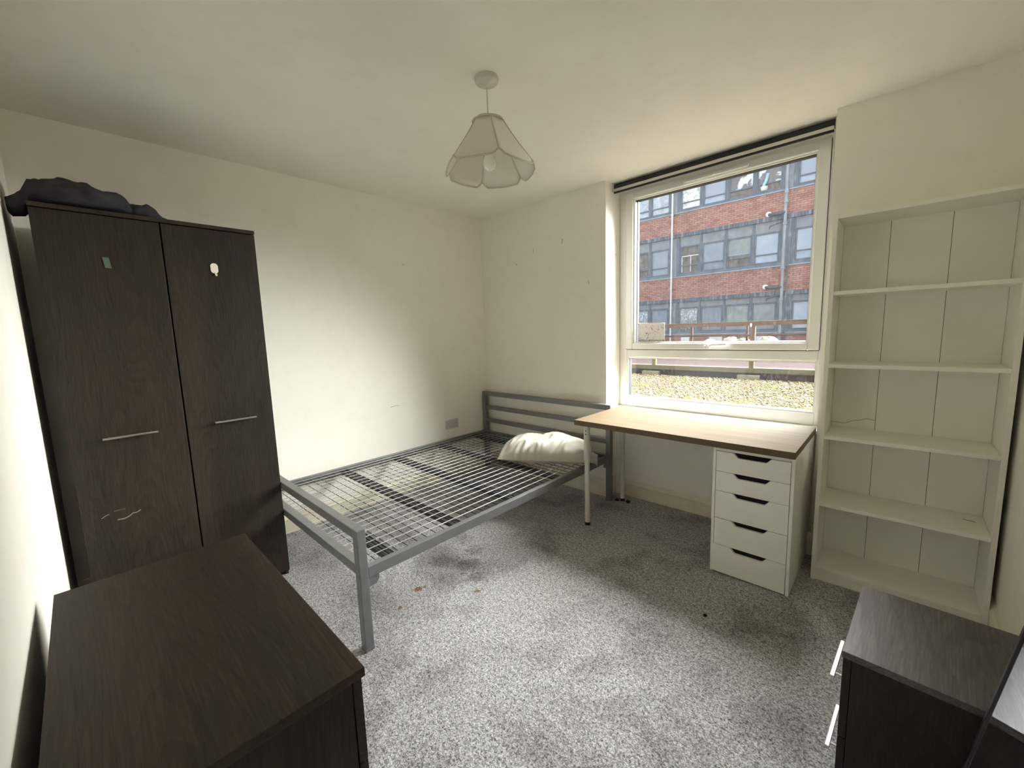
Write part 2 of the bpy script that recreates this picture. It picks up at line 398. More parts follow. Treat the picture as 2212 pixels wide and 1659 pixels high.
# paper sign on the glass
def m_map():
    m, nt, b = base('red_line_drawing_paper', (.8, .8, .78), .7)
    v = coords(nt, (1, 1, 1)); 
    w = noise_n(nt, v, 13, 3, .55, 1.5)
    l = math_n(nt, 'ABSOLUTE', math_n(nt, 'SUBTRACT', math_n(nt, 'FRACT', math_n(nt, 'MULTIPLY', w, 5.0)), .5))
    k = math_n(nt, 'LESS_THAN', l, .06)
    g = math_n(nt, 'GREATER_THAN', noise_n(nt, v, 26, 1), .46)
    nt.links.new(mixc(nt, math_n(nt, 'MULTIPLY', k, g), (.80, .79, .77), (.5, .22, .20)), b.inputs['Base Color'])
    b.inputs['Transmission Weight'].default_value = 0
    tl = nt.nodes.new('ShaderNodeBsdfTranslucent'); tl.inputs[0].default_value = (.9, .88, .86, 1)
    nt.links.new(mixc(nt, math_n(nt, 'MULTIPLY', k, g), (.36, .35, .34), (.2, .07, .06)), tl.inputs[0])
    mx = nt.nodes.new('ShaderNodeMixShader'); mx.inputs[0].default_value = .2
    nt.links.new(b.outputs[0], mx.inputs[1]); nt.links.new(tl.outputs[0], mx.inputs[2]); nt.links.new(mx.outputs[0], nt.nodes['Material Output'].inputs[0])
    return m
pp = thing('paper_sheet', (1.615, .2365, 1.30), 'white sheet with red line sketch stuck in the lower left corner of the window', 'paper')
m = MB(); nx, nz = 12, 8; vs = []
for j in range(nz+1):
    for i in range(nx+1):
        u, w = i/nx, j/nz; cur = .0012*math.sin(u*7+w*5)
        vs.append((1.512+.210*u, .2355+cur, 1.229+.137*w+.005*(1-u)*w))
m.add(vs, [(j*(nx+1)+i, j*(nx+1)+i+1, (j+1)*(nx+1)+i+1, (j+1)*(nx+1)+i) for j in range(nz) for i in range(nx)], 0, True)
o = m.build('sheet', m_map(), pp); sm = o.modifiers.new('t', 'SOLIDIFY'); sm.thickness = .0006
for x, z in ((1.517, 1.360), (1.715, 1.358), (1.716, 1.236), (1.518, 1.236)):
    MB().tube((x, .2315, z), (x, .2345, z), .003, 8).build('sticker', M_black, pp)

# ------------------------------------------------------------------ pendant lamp
def m_cloth(name, col, trans=.35, wv=700):
    m, nt, b = base(name, col, .9, 0, .1)
    v = coords(nt)
    n = noise_n(nt, v, wv, 2); bump(nt, b, n, .3, .0006)
    tl = nt.nodes.new('ShaderNodeBsdfTranslucent'); tl.inputs[0].default_value = (*col, 1)
    mx = nt.nodes.new('ShaderNodeMixShader'); mx.inputs[0].default_value = trans
    nt.links.new(b.outputs[0], mx.inputs[1]); nt.links.new(tl.outputs[0], mx.inputs[2]); nt.links.new(mx.outputs[0], nt.nodes['Material Output'].inputs[0])
    return m
M_shade = m_cloth('cream_lampshade_fabric', (.86, .83, .75), .10)
M_trim = plain('beige_braid', (.62, .58, .47), .9, 0, .1, .15, 200, .4, 500)
LX, LY = 1.662, -1.467
lamp = thing('pendant_lamp', (LX, LY, H), 'cream six-panel fabric pendant lamp with scalloped hem hanging from the ceiling', 'lamp')
MB().lathe([(.0001, .0), (.051, .0), (.051, -.009), (.048, -.010), (.049, -.017), (.046, -.020), (.012, -.021), (.007, -.030), (.0001, -.030)], (LX, LY, H), 40).build('ceiling_rose', M_plastic, lamp)
MB().tube((LX, LY, H-.04), (LX, LY, 2.13), .0028, 8).build('cord', M_alu, lamp)
zt, zb_ = 2.232, 2.028; Rt, Rb = .066, .207
ang0 = math.radians(-33)
NS = 14
def shade_pt(k, u, w, off=0):
    """panel k (0..5), u across 0..1, w down 0..1"""
    a0 = ang0+k*math.pi/3; a1 = a0+math.pi/3
    # lower hem: short notch rising at each rib then a gentle bulge
    e = min(u, 1-u)
    hem = .022 - .022*min(1, e/.13) - (.004*math.sin((u-.13)/.74*math.pi) if e > .13 else 0)
    zz = zt + (zb_+hem - zt)*w
    f = (zt-zz)/(zt-zb_)
    r = Rt+(Rb-Rt)*(f**1.12) + off
    p0 = Vector((math.cos(a0), math.sin(a0))); p1 = Vector((math.cos(a1), math.sin(a1)))
    bul = 1+.025*w*math.sin(u*math.pi)          # panels billow a little
    p = (p0*(1-u)+p1*u)*r*bul
    return (LX+p.x, LY+p.y, zz)
for k in range(6):
    m = MB(); NW = 8
    vs = [shade_pt(k, i/NS, j/NW) for j in range(NW+1) for i in range(NS+1)]
    m.add(vs, [(j*(NS+1)+i, j*(NS+1)+i+1, (j+1)*(NS+1)+i+1, (j+1)*(NS+1)+i) for j in range(NW) for i in range(NS)], 0, True)
    o = m.build('shade_panel', M_shade, lamp); sm = o.modifiers.new('t', 'SOLIDIFY'); sm.thickness = .0012
    MB().path([shade_pt(k, 0, j/8, .001) for j in range(9)], .0021, 6).build('rib', M_trim, lamp)
hem = []
for k in range(6):
    hem += [shade_pt(k, i/NS, 1, .0012) for i in range(NS)]
hem.append(hem[0]); MB().path(hem, .0036, 6).build('hem_braid', M_trim, lamp)
top = [(LX+(Rt+.001)*math.cos(t*math.pi/12)*(.95 if t % 4 == 2 else 1), LY+(Rt+.001)*math.sin(t*math.pi/12)*(.95 if t % 4 == 2 else 1), zt) for t in range(25)]
MB().path(top, .0040, 6).build('top_braid', M_trim, lamp)
m = MB()
for k in range(3):
    a = ang0+k*2*math.pi/3; m.tube((LX+.02*math.cos(a), LY+.02*math.sin(a), 2.15), (LX+Rt*math.cos(a), LY+Rt*math.sin(a), zt), .0015, 6)
m.build('shade_ring', M_alu, lamp)
MB().lathe([(.0001, .045), (.014, .045), (.020, .030), (.021, -.002), (.017, -.006), (.0001, -.006)], (LX, LY, 2.12), 24).build('lamp_holder', M_plastic, lamp)
def m_bulb():
    m, nt, b = base('opal_bulb_glass', (.93, .92, .88), .12, 0, .5); return m
MB().lathe([(.0001, .060), (.013, .060), (.015, .045), (.024, .022), (.030, .000), (.0285, -.014), (.021, -.026), (.010, -.032), (.0001, -.033)], (LX, LY, 2.066), 28).build('bulb', m_bulb(), lamp)

# ------------------------------------------------------------------ bed
BX0, BX1 = .018, 1.446; FY = -2.094; HY = -.076; PW = .040
bed = thing('bed_frame', (.73, -1.1, 0), 'grey metal double bed frame with bare wire mesh base', 'bed')
def post(x0, y0, h, nm='leg'):
    m = MB().box(x0, x0+PW, y0, y0+PW, .012, h); m.build(nm, M_bed, bed, .003)
for x in (BX0, BX1-PW): post(x, FY, .545)
for x in (BX0, BX1-PW): post(x, HY, .760)
for x in (BX0, BX1-PW):
    for y in (FY, HY): MB().box(x-.001, x+PW+.001, y-.001, y+PW+.001, 0, .014).build('foot_cap', M_bed, bed, .002)
def xrail(nm, y0, z0, z1, d=PW): return MB().box(BX0+PW, BX1-PW, y0, y0+d, z0, z1).build(nm, M_bed, bed, .003)
xrail('footboard_rail', FY, .505, .545); xrail('footboard_rail', FY, .347, .387)
xrail('headboard_rail', HY, .720, .760); xrail('headboard_rail', HY+.004, .585, .622, .03); xrail('headboard_rail', HY+.004, .455, .492, .03)
xrail('headboard_rail', HY+.004, .335, .365, .03)
# side rails: an upright tube with an inner ledge
def side(x0, x1, xi0, xi1):
    m = MB(); m.box(x0, x1, FY+PW, HY, .322, .371); m.box(xi0, xi1, FY+PW, HY, .340, .345); return m.build('side_rail', M_bed, bed, .0025)
side(BX1-.033, BX1-.003, BX1-.058, BX1-.033); side(BX0+.004, BX0+.030, BX0+.030, BX0+.060)
# end angles under the mesh
for y0, y1 in ((FY+.052, FY+.078), (HY-.040, HY-.014)):
    MB().box(BX0+.034, BX1-.036, y0, y1, .318, .342).build('end_angle', M_bed, bed, .002)
# hook plates holding the side rails
for x in (BX1-.030, BX0+.006):
    for y in (FY+PW, HY-.05): MB().prism([(y, .322), (y+.05, .322), (y+.05, .300), (y+.035, .280), (y, .280)], 0, x, x+.022).build('hook_plate', M_bed, bed, .002)
# cross bars: two strips with a slot between
for y in (-1.915, -1.525, -1.095, -.640, -.205):
    m = MB(); m.box(BX0+.030, BX1-.034, y-.024, y-.003, .325, .345); m.box(BX0+.030, BX1-.034, y+.003, y+.020, .325, .345)
    cb = m.build('cross_bar', M_barblk, bed, .001)
    MB().box(BX0+.030, BX1-.034, y+.021, y+.034, .341, .349).build('bar_ledge', M_bed, cb)
m0 = MB(); x = .062; y0, y1 = FY+.050, HY-.018
long_me = None
xs = np.linspace(.055, 1.395, 23)
for x in xs:
    if long_me is None:
        o = MB().tube((x, y0, .3545), (x, y1, .3545), .0023, 6).build('mesh_wire', M_wire, bed); long_me = o; lx = x
    else:
        o = long_me.copy(); COL.objects.link(o); o.parent = bed; o.location = (x-lx, 0, 0)
first = None
ys = np.linspace(y0+.004, y1-.004, 37)
for yv in ys:
    if first is None:
        o = MB().tube((.030, yv, .3503), (1.400, yv, .3503), .0021, 6).build('mesh_wire', M_barblk, bed); first = o; ly = yv  # cross wires coloured dark for the shade below the long wires
    else:
        o = first.copy(); COL.objects.link(o); o.parent = bed; o.location = (0, yv-ly, 0)
# wire clips on the bars
m = MB()
for yv in (-1.915, -1.525, -1.095, -.64):
    for x in xs[1::2]: m.box(x-.004, x+.004, yv+.018, yv+.034, .3475, .3585)
o = m.build('wire_clip', M_wire, bed); o['kind'] = 'stuff'

# ------------------------------------------------------------------ pillow
def superpillow(name, L, Wd, Hh, mat, fn, nu=64, nv=40):
    """closed pillow: two skins meeting at a thin seam; fn(u,v,side,z)->(dx,dy,dz) extra folds"""
    vs = []; fs = []
    def idx(s, i, j): return s*(nu+1)*(nv+1)+j*(nu+1)+i
    for s in (0, 1):
        for j in range(nv+1):
            for i in range(nu+1):
                u = -1+2*i/nu; v = -1+2*j/nv
                prof = (max(0, 1-abs(u)**2.6)**.46)*(max(0, 1-abs(v)**2.4)**.46)
                # corners pull in as ears
                x = u*L/2*(1-.07*(1-abs(v))**0*(abs(v)**2)*(1-abs(u)**6)); y = v*Wd/2*(1-.10*abs(u)**2*(1-abs(v)**6))
                z = prof*Hh/2*(1 if s else -1)
                d = fn(u, v, s, prof)
                vs.append((x+d[0], y+d[1], z+d[2]))
        for j in range(nv):
            for i in range(nu):
                q = (idx(s, i, j), idx(s, i+1, j), idx(s, i+1, j+1), idx(s, i, j+1)); fs.append(q if s else q[::-1])
    m = MB(); m.add(vs, fs, 0, True); return m
def m_pillow():
    m, nt, b = base('white_cotton', (.54, .52, .45), .8, 0, .2)
    b.inputs['Sheen Weight'].default_value = .15
    v = coords(nt); bump(nt, b, noise_n(nt, v, 420, 3), .15, .0006); return m
def foldn(p, s, seed):
    return noise.noise(Vector((p[0]*s[0]+seed, p[1]*s[1], p[2]*s[2]+seed*.7)))
pl = thing('pillow', (1.10, -.425, .3635), 'crumpled white pillow lying on the head end of the mesh', 'pillow', rotz=math.radians(31))
def pf(u, v, s, prof):
    c, sn_ = math.cos(.95), math.sin(.95)
    a = (u*.33*c + v*.21*sn_); b_ = (-u*.33*sn_ + v*.21*c)
    n1 = 1-abs(foldn((a, b_, s*.3), (5.0, 16, 3), 3.3))*2.2
    n2 = foldn((u, v, s*.2), (2.2, 1.8, 2), 9.1)
    ridge = max(0, n1)**2.2
    front = .35+.65*max(0, min(1, (-v+.35)))
    dz = prof**.6*((ridge-.3)*.032*front + n2*.018)*(1 if s else -.35)
    if s == 0: dz += prof*.065        # the underside is flattened by the mesh
    if s == 1: dz += prof*.030
    dy = prof*.05*(1 if s else .3)*(v*.25) - prof*ridge*.006
    return (0, dy, dz)
m = superpillow('p', .67, .41, .215, None, pf)
zmin = min(v[2] for v in m.v); m.v = [(a, b_, c-zmin) for a, b_, c in m.v]
o = m.build('cushion', m_pillow(), pl, local=True, recalc=False)
# loose open end of the case lying towards the head post
m = MB(); vs = []; nu, nv = 14, 18
for j in range(nv+1):
    for i in range(nu+1):
        u = i/nu; v = -1+2*j/nv
        vs.append((.285+.098*u, -.01+v*.135*(1-.1*u)+.012*math.sin(u*6+v*3), .060+.030*math.cos(v*2.2)*(1-u*.4)-.045*u+.012*math.sin(v*13+u*3)*u+.010*foldn((u, v, 0), (4, 5, 1), 2)))
m.add(vs, [(j*(nu+1)+i, j*(nu+1)+i+1, (j+1)*(nu+1)+i+1, (j+1)*(nu+1)+i) for j in range(nv) for i in range(nu)], 0, True)
o = m.build('case_flap', o.data.materials[0], pl, local=True); sm = o.modifiers.new('t', 'SOLIDIFY'); sm.thickness = .002

# ------------------------------------------------------------------ desk
DX0, DX1, DY0, DY1 = 1.450, 2.690, -.555, .074
desk = thing('desk', (2.07, -.24, 0), 'pale oak desk top on white round legs under the window', 'desk')
box('desk_top', M_oak, (DX0, DX1, DY0, DY1, .7015, .7355), desk, .0015)
for lx_, ly_ in ((1.518, -.505), (1.506, .005)):
    m = MB(); m.tube((lx_, ly_, .018), (lx_, ly_, .46), .0175, 24); m.tube((lx_, ly_, .46), (lx_, ly_, .694), .0205, 24)
    lg = m.build('leg', M_plastic, desk)
    MB().tube((lx_, ly_, 0), (lx_, ly_, .02), .0185, 24).build('foot', M_black, lg)
    MB().tube((lx_, ly_, .692), (lx_, ly_, .7015), .045, 28).build('mount_plate', M_plastic, lg)
    m = MB()
    for dz in (.664, .640):
        m.tube((lx_+.004, ly_-.0195, dz), (lx_+.004, ly_-.0225, dz), .0036, 10)
    m.build('bolt', M_gap, lg)

# ------------------------------------------------------------------ drawer unit under the desk
AX0, AX1, AY0, AY1 = 2.325, 2.689, -.534, .040
al = thing('drawer_unit', (2.507, -.25, 0), 'white five-drawer unit holding up the right end of the desk', 'drawer unit')
box('side_panel', M_white, (AX0, AX0+.014, AY0, AY1, 0, .7005), al, .001)
box('side_panel', M_white, (AX1-.014, AX1, AY0, AY1, 0, .7005), al, .001)
box('top_panel', M_white, (AX0+.014, AX1-.014, AY0, AY1, .682, .7005), al, .001)
box('back_panel', M_white, (AX0+.014, AX1-.014, AY1-.008, AY1, .01, .682), al)
zs = [(.571, .678), (.464, .569), (.312, .462), (.163, .310), (.010, .161)]
for i, (z0, z1) in enumerate(zs):
    x0, x1 = AX0+.0165, AX1-.0165; dy = -.004 if i == 4 else (0 if i else .0)
    if i == 4: x0 -= .010; z0 = .008
    cx = 2.507; p = [(x0, z0), (x1, z0), (x1, z1)]
    def sm_(t): return t*t*(3-2*t)
    R_ = [(cx+.088-.030*t, z1-.024*sm_(t)) for t in [k/8 for k in range(9)]]
    L_ = [(cx-.058-.030*t, z1-.024*(1-sm_(t))) for t in [k/8 for k in range(9)]]
    p += R_ + L_ + [(x0, z1)]
    d = MB().prism(p, 1, AY0+.0005+dy, AY0+.017+dy).build('drawer', M_white, al, .0012)
    box('drawer_box', M_gap, (AX0+.022, AX1-.022, AY0+.05, AY1-.02, z0+.01, z1-.03), d)
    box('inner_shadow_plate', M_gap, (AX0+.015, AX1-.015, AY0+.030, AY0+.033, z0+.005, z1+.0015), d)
box('gap_shadow_plate', M_gap, (AX0+.014, AX1-.014, AY0+.018, AY0+.024, .006, .682), al)  # black sheet stands in for the shade behind the drawer fronts

# ------------------------------------------------------------------ bookcase
KX0, KX1, KY0, KY1, KH = 2.7444, 3.3558, -.278, -.006, 1.829
bk = thing('bookcase', (3.05, -.14, 0), 'tall empty white bookcase with five open shelves in the corner', 'bookcase')
box('side_panel', M_shelf, (KX0, KX0+.018, KY0, KY1, 0, KH), bk, .001)
box('side_panel', M_shelf, (KX1-.018, KX1, KY0, KY1, 0, KH), bk, .001)
box('top_panel', M_shelf, (KX0+.018, KX1-.018, KY0, KY1, KH-.018, KH), bk, .001)
for zt_ in (.0697, .4212, .7718, 1.1286, 1.4778):
    box('shelf', M_shelf, (KX0+.0185, KX1-.0185, KY0+.002, KY1-.006, zt_-.018, zt_), bk, .001)
box('plinth', M_shelf, (KX0+.018, KX1-.018, KY0+.010, KY0+.026, 0, .0515), bk, .001)
bxs = [KX0+.018, 2.9425, 3.150, KX1-.018]
for a, b_ in zip(bxs[:-1], bxs[1:]):
    box('back_panel', M_shelf, (a+.0009, b_-.0009, KY1-.006, KY1-.002, .02, KH-.018), bk)
box('backing', M_gap, (KX0+.018, KX1-.018, KY1-.0018, KY1, .02, KH-.018), bk)
# hairline crack in the back board over the third shelf, and a pencil stroke on the second shelf
def strip(name, pts, mat, parent, n, w):
    mb = MB(); n = Vector(n)
    for a, b_ in zip(pts[:-1], pts[1:]):
        a = Vector(a); b_ = Vector(b_); s = (b_-a).normalized().cross(n)*w/2; t = n*.0004
        mb.add([a-s, a+s, b_+s, b_-s, a-s+t, a+s+t, b_+s+t, b_-s+t], [(0,1,2,3),(4,5,6,7),(0,1,5,4),(2,3,7,6),(1,2,6,5),(3,0,4,7)])
    return mb.build(name, mat, parent)
yk = KY1-.006
strip('crack', [(2.762, yk, .797), (2.82, yk, .793), (2.855, yk, .812), (2.885, yk, .818), (2.91, yk, .829), (2.935, yk, .823), (2.9425, yk, .822)], M_mark, bk, (0, -1, 0), .0022)
strip('pencil_mark', [(3.270, -.10, .4213), (3.308, -.112, .4213)], M_gap, bk, (0, 0, 1), .004)

# ------------------------------------------------------------------ wardrobe
WX, WY0, WY1, WH = .556, -2.8585, -2.0975, 1.890
wd = thing('wardrobe', (.29, -2.474, 0), 'tall dark brown two-door wardrobe in the left corner', 'wardrobe')
box('side_panel', M_wz, (.022, WX-.018, WY0+.002, WY0+.018, 0, WH-.018), wd, .001)
box('side_panel', M_wz, (.022, WX-.018, WY1-.018, WY1-.002, 0, WH-.018), wd, .001)
box('back_panel', M_wz, (.022, .028, WY0+.018, WY1-.018, .05, WH-.018), wd)
box('bottom_panel', M_wy, (.028, WX-.020, WY0+.018, WY1-.018, .055, .073), wd)
box('plinth', M_wz, (WX-.045, WX-.028, WY0+.018, WY1-.018, 0, .055), wd)
box('top_panel', M_wx, (.020, WX+.004, WY0-.001, WY1+.001, WH-.017, WH), wd, .0012)
gy = -2.4719
for a, b_, hy0, hy1, sgn in ((WY0, gy-.0035, -2.759, -2.578, -1), (gy+.0035, WY1, -2.363, -2.183, 1)):
    d = MB().box(WX-.0175, WX, a, b_, .030, WH-.021).build('door', M_wz, wd, .001)
    m = MB(); m.path([(WX+.026, hy0, .937), (WX+.026, hy1, .937)], .0055, 12)
    for yy in (hy0+.022, hy1-.022): m.tube((WX, yy, .937), (WX+.026, yy, .937), .004, 10)
    m.build('handle', M_steel, d)
box('gap_shadow_plate', M_gap, (WX-.040, WX-.020, gy-.02, gy+.02, .05, WH-.02), wd)  # black strip stands in for the shade between the doors
M_scr = plain('pale_scratch', (.20, .16, .125), .8)
strip('scratch', [(WX, -2.800, .592), (WX, -2.785, .601), (WX, -2.775, .603)], M_scr, wd, (1, 0, 0), .003)
strip('scratch', [(WX, -2.752, .570), (WX, -2.730, .568), (WX, -2.712, .574), (WX, -2.700, .584), (WX, -2.688, .582), (WX, -2.674, .590)], M_scr, wd, (1, 0, 0), .0045)
strip('scratch', [(WX, -2.76, .612), (WX, -2.722, .611)], M_scr, wd, (1, 0, 0), .0015)
# adhesive hooks on the doors
hk = thing('adhesive_pad', (WX, -2.658, 1.676), 'faded green sticky pad on the left wardrobe door', 'hook')
m = MB(); outl = [( .013*math.cos(t)+(.0), .026*math.sin(t)) for t in [2*math.pi*k/20 for k in range(20)]]
outl = [(-2.662+max(-.010, min(.010, a*1.5))+ .14*b_*-1, 1.678+max(-.022, min(.022, b_*1.3))) for a, b_ in outl]
m.prism(outl, 0, WX, WX+.004); m.build('pad', M_green, hk, .001)
hk = thing('stick_on_hook', (WX, -2.283, 1.685), 'white stick-on hook on the right wardrobe door', 'hook')
m = MB(); outl = []
for k in range(13): t = math.pi*k/12; outl.append((-2.286+.0155*math.cos(t), 1.696+.0155*math.sin(t)))
for k in range(13): t = math.pi+math.pi*k/12; outl.append((-2.286+.0155*math.cos(t), 1.678+.0155*math.sin(t)))
m.prism(outl, 0, WX, WX+.004); m.build('plate', M_hookw, hk, .001)
m = MB(); m.path([(WX+.004, -2.284, 1.668), (WX+.006, -2.283, 1.655), (WX+.014, -2.283, 1.652), (WX+.018, -2.283, 1.660)], .0038, 8); m.build('prong', M_hookw, hk)

# dark cushion lying along the top of the wardrobe
cu = thing('cushion', (.42, -2.66, WH), 'dark grey crumpled cushion slumped on top of the wardrobe', 'cushion')
secs = [(-2.915, .030, .020, .000, .05), (-2.905, .044, .030, -.004, .06), (-2.872, .052, .036, .010, .08), (-2.850, .060, .040, .042, .10), (-2.81, .052, .052, .052, .14), (-2.765, .060, .060, .060, .16), (-2.70, .056, .055, .056, .17),
        (-2.64, .052, .052, .052, .165), (-2.585, .044, .044, .044, .15), (-2.556, .026, .026, .026, .10), (-2.535, .028, .028, .028, .10), (-2.50, .031, .031, .031, .10), (-2.468, .024, .024, .024, .085), (-2.445, .014, .014, .016, .05), (-2.425, .013, .010, .014, .03), (-2.408, .006, .005, .010, .015), (-2.402, .001, .001, .008, .003)]
m = MB(); NR = 28; vs = []
SS = []
for a, b_ in zip(secs[:-1], secs[1:]):
    for t in (0, .25, .5, .75): SS.append(tuple(x*(1-t)+y*t for x, y in zip(a, b_)))
SS.append(secs[-1])
for (y, ht, hb, zc, wd_) in SS:
    for k in range(NR):
        t = 2*math.pi*k/NR; c, s_ = math.cos(t), math.sin(t)
        n = foldn((y, c*.1, s_*.1), (18, 24, 24), 5)*.020 + foldn((y, c*.1, s_*.1), (55, 60, 60), 8)*.007
        f = min(1, ht/.03)
        x = .42 + (wd_ + n*f)*math.copysign(abs(c)**.8, c)
        z = WH + zc + (ht if s_ > 0 else hb)*math.copysign(abs(s_)**.8, s_) + n*f*(.9 if s_ > 0 else 0)
        if y > -2.858: z = max(z, WH+.0005)
        vs.append((x, y, z))
nS = len(SS)
m.add(vs, [(i*NR+k, i*NR+(k+1) % NR, (i+1)*NR+(k+1) % NR, (i+1)*NR+k) for i in range(nS-1) for k in range(NR)] + [tuple(range(NR))], 0, True)
m.build('cover', M_fabdark, cu)
MB().path([(.42+.125, -2.80, WH+.030), (.42+.135, -2.75, WH+.034), (.42+.14, -2.70, WH+.028), (.42+.135, -2.65, WH+.030), (.42+.125, -2.60, WH+.022)], .0035, 6).build('seam', M_fabdark, cu)

# ------------------------------------------------------------------ double socket
so = thing('wall_socket', (0, -.458, .50), 'white double power socket low on the bed wall', 'socket')
MB().box(0, .0085, -.532, -.385, .457, .543).build('face_plate', M_switch, so, .003, 3)
for y in (-.478, -.438): MB().box(.0085, .0105, y-.0085, y+.0085, .515, .530).build('rocker_switch', M_switch, so, .001)
for yc in (-.503, -.413):
    m = MB(); m.box(.0084, .0092, yc-.002, yc+.002, .497, .509)
    for s_ in (-1, 1): m.box(.0084, .0092, yc+s_*.011-.003, yc+s_*.011+.003, .476, .4795)
    m.build('socket_slots', M_gap, so)

# ------------------------------------------------------------------ chest of drawers (near left)
QX0, QX1, QY0, QY1, QZ = 1.5865, 2.352, -2.895, -2.502, .750
cd = thing('chest_of_drawers', (1.97, -2.70, 0), 'wide dark brown chest of drawers close to the camera at bottom left', 'chest')
box('top', M_wx, (QX0, QX1, QY0, QY1, QZ-.018, QZ), cd, .0012)
box('side_panel', M_wz, (QX0+.008, QX0+.024, QY0+.004, QY1-.022, 0, QZ-.018), cd, .0008)
box('side_panel', M_wz, (QX1-.024, QX1-.008, QY0+.004, QY1-.0225, 0, QZ-.018), cd, .0008)
box('back_panel', M_wz, (QX0+.024, QX1-.024, QY0+.004, QY0+.008, .05, QZ-.018), cd)
box('plinth', M_wz, (QX0+.024, QX1-.024, QY1-.045, QY1-.030, 0, .05), cd)
nD = 4; z0 = .05; hh = (QZ-.022-z0)/nD
for i in range(nD):
    d = box('drawer', M_wx, (QX0+.008, QX1-.008, QY1-.020, QY1-.004, z0+i*hh+.003, z0+(i+1)*hh), cd, .0008)
    m = MB(); zc = z0+(i+.5)*hh; m.path([(1.88, QY1+.022, zc), (2.06, QY1+.022, zc)], .0055, 10)
    for xx in (1.90, 2.04): m.tube((xx, QY1-.004, zc), (xx, QY1+.022, zc), .004, 8)
    m.build('handle', M_steel, d)

# ------------------------------------------------------------------ bedside cabinet (near right)
ns = thing('bedside_cabinet', (2.974, -1.158, 0), 'small dark brown bedside cabinet with bar handles at bottom right', 'cabinet', rotz=math.radians(-3.0))
def lb(name, mat, b, parent, bevel=.0008):
    return MB().box(*b).build(name, mat, parent, bevel, local=True)
NW_, ND = .378, .375      # along y (towards the camera), depth along x
# local frame: x to the right (depth), y negative towards the camera; origin at far left corner of the top
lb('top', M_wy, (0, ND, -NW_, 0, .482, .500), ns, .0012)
lb('side_panel', M_wz, (.020, ND-.004, -NW_+.006, -NW_+.022, 0, .482), ns)
lb('side_panel', M_wz, (.020, ND-.004, -.022, -.006, 0, .482), ns)
lb('back_panel', M_wz, (ND-.010, ND-.004, -NW_+.022, -.022, .04, .482), ns)
lb('plinth', M_wz, (.045, .060, -NW_+.022, -.022, 0, .05), ns)
for z0, z1, hz in ((.254, .478, .362), (.030, .250, .142)):
    d = lb('drawer', M_wz, (.002, .0185, -NW_+.006, -.006, z0, z1), ns)
    m = MB()
    m.box(-.030, -.020, -.305, -.128, hz-.005, hz+.005)
    m.tube((-.022, -.285, hz), (.003, -.285, hz), .0035, 8); m.tube((-.022, -.148, hz), (.003, -.148, hz), .0035, 8)
    m.build('handle', M_steel, d, .001, local=True)

# ------------------------------------------------------------------ leaning mirror (right edge)
mi = thing('leaning_mirror', (3.106, -1.85, 0), 'black-framed tall mirror leaning on the wall beside the bedside cabinet', 'mirror')
mi.rotation_euler = (0, math.atan(1/6.5), 0)
MW, MH = .50, 1.68
m = MB(); w = .014
y0_, y1_ = -MW/2, MW/2-.0
m.box(-.001, .012, y0_, y0_+w, 0, MH); m.box(-.001, .012, y1_-w, y1_, 0, MH); m.box(-.001, .012, y0_+w, y1_-w, 0, w); m.box(-.001, .012, y0_+w, y1_-w, MH-w, MH)
m.build('frame', M_black, mi, .002, local=True)
mm, nt_, b_ = base('silvered_glass', (.78, .80, .80), .03, 1.0)
MB().box(.002, .006, y0_+w-.002, y1_-w+.002, w-.002, MH-w+.002).build('glass', mm, mi, local=True)
MB().box(.0065, .011, y0_+.01, y1_-.01, .01, MH-.01).build('backing', M_black, mi, local=True)

# ------------------------------------------------------------------ bits on the carpet
def disc(x, y, r, h, label, nm='plastic_cap'):
    t = thing(nm, (x, y, 0), label, 'cap')
    MB().lathe([(.0001, 0), (r, 0), (r, h*.6), (r*.8, h), (r*.3, h), (.0001, h*.8)], (x, y, 0), 20).build('cap', M_black, t)
disc(1.560, -.005, .017, .016, 'black round plastic cap on carpet just right of the rear desk leg')
disc(1.472, -.022, .016, .012, 'black plastic cap on carpet between the bed post and rear desk leg')
t = thing('crumb', (2.434, -.933, 0), 'tiny dark crumb on the open carpet', 'debris')
m = MB(); m.lathe([(.0001, 0), (.007, .001), (.009, .005), (.005, .009), (.0001, .010)], (2.434, -.933, 0), 7); m.build('crumb_body', M_gap, t)

# ================================================================== outside
BY = 16.4
def island(name, cols, rough=.8, spec=.3, src='Random Per Island', extra=None):
    m, nt, b = base(name, cols[0][1], rough, 0, spec)
    g = nt.nodes.new('ShaderNodeNewGeometry'); fac = g.outputs[src]
    c = ramp(nt, fac, cols)
    n = noise_n(nt, coords(nt), 7, 4); d = ramp(nt, n, [(.3, (.86, .86, .86)), (.6, (1, 1, 1))])
    c = mixc(nt, 1.0, c, d, 'MULTIPLY'); nt.links.new(c, b.inputs['Base Color'])
    return m, nt, b, c
BR = [(0, (.33, .145, .115)), (.3, (.42, .205, .165)), (.55, (.48, .25, .20)), (.8, (.37, .19, .17)), (1, (.50, .26, .18))]
M_brick = island('red_brick', BR)[0]
mbk, nt_, b_ = base('red_brick_single', (.4, .15, .1), .85, 0, .25)
oi = nt_.nodes.new('ShaderNodeObjectInfo'); nt_.links.new(ramp(nt_, oi.outputs['Random'], BR), b_.inputs['Base Color']); M_brick1 = mbk
M_mortar = plain('brown_mortar', (.20, .125, .105), .95, 0, .1, .1, 5)
M_soldier = island('slate_blue_soldier_bricks', [(0, (.10, .12, .15)), (.6, (.14, .165, .20)), (1, (.24, .27, .31))])[0]
M_slate = plain('slate_blue_frame_paint', (.135, .16, .20), .6, 0, .4, .12, 3)
M_slatel = plain('pale_slate_panel', (.24, .255, .285), .6, 0, .4, .14, 2.5)
M_sillp = plain('grey_blue_sill', (.30, .34, .40), .5, 0, .4, .1, 3)
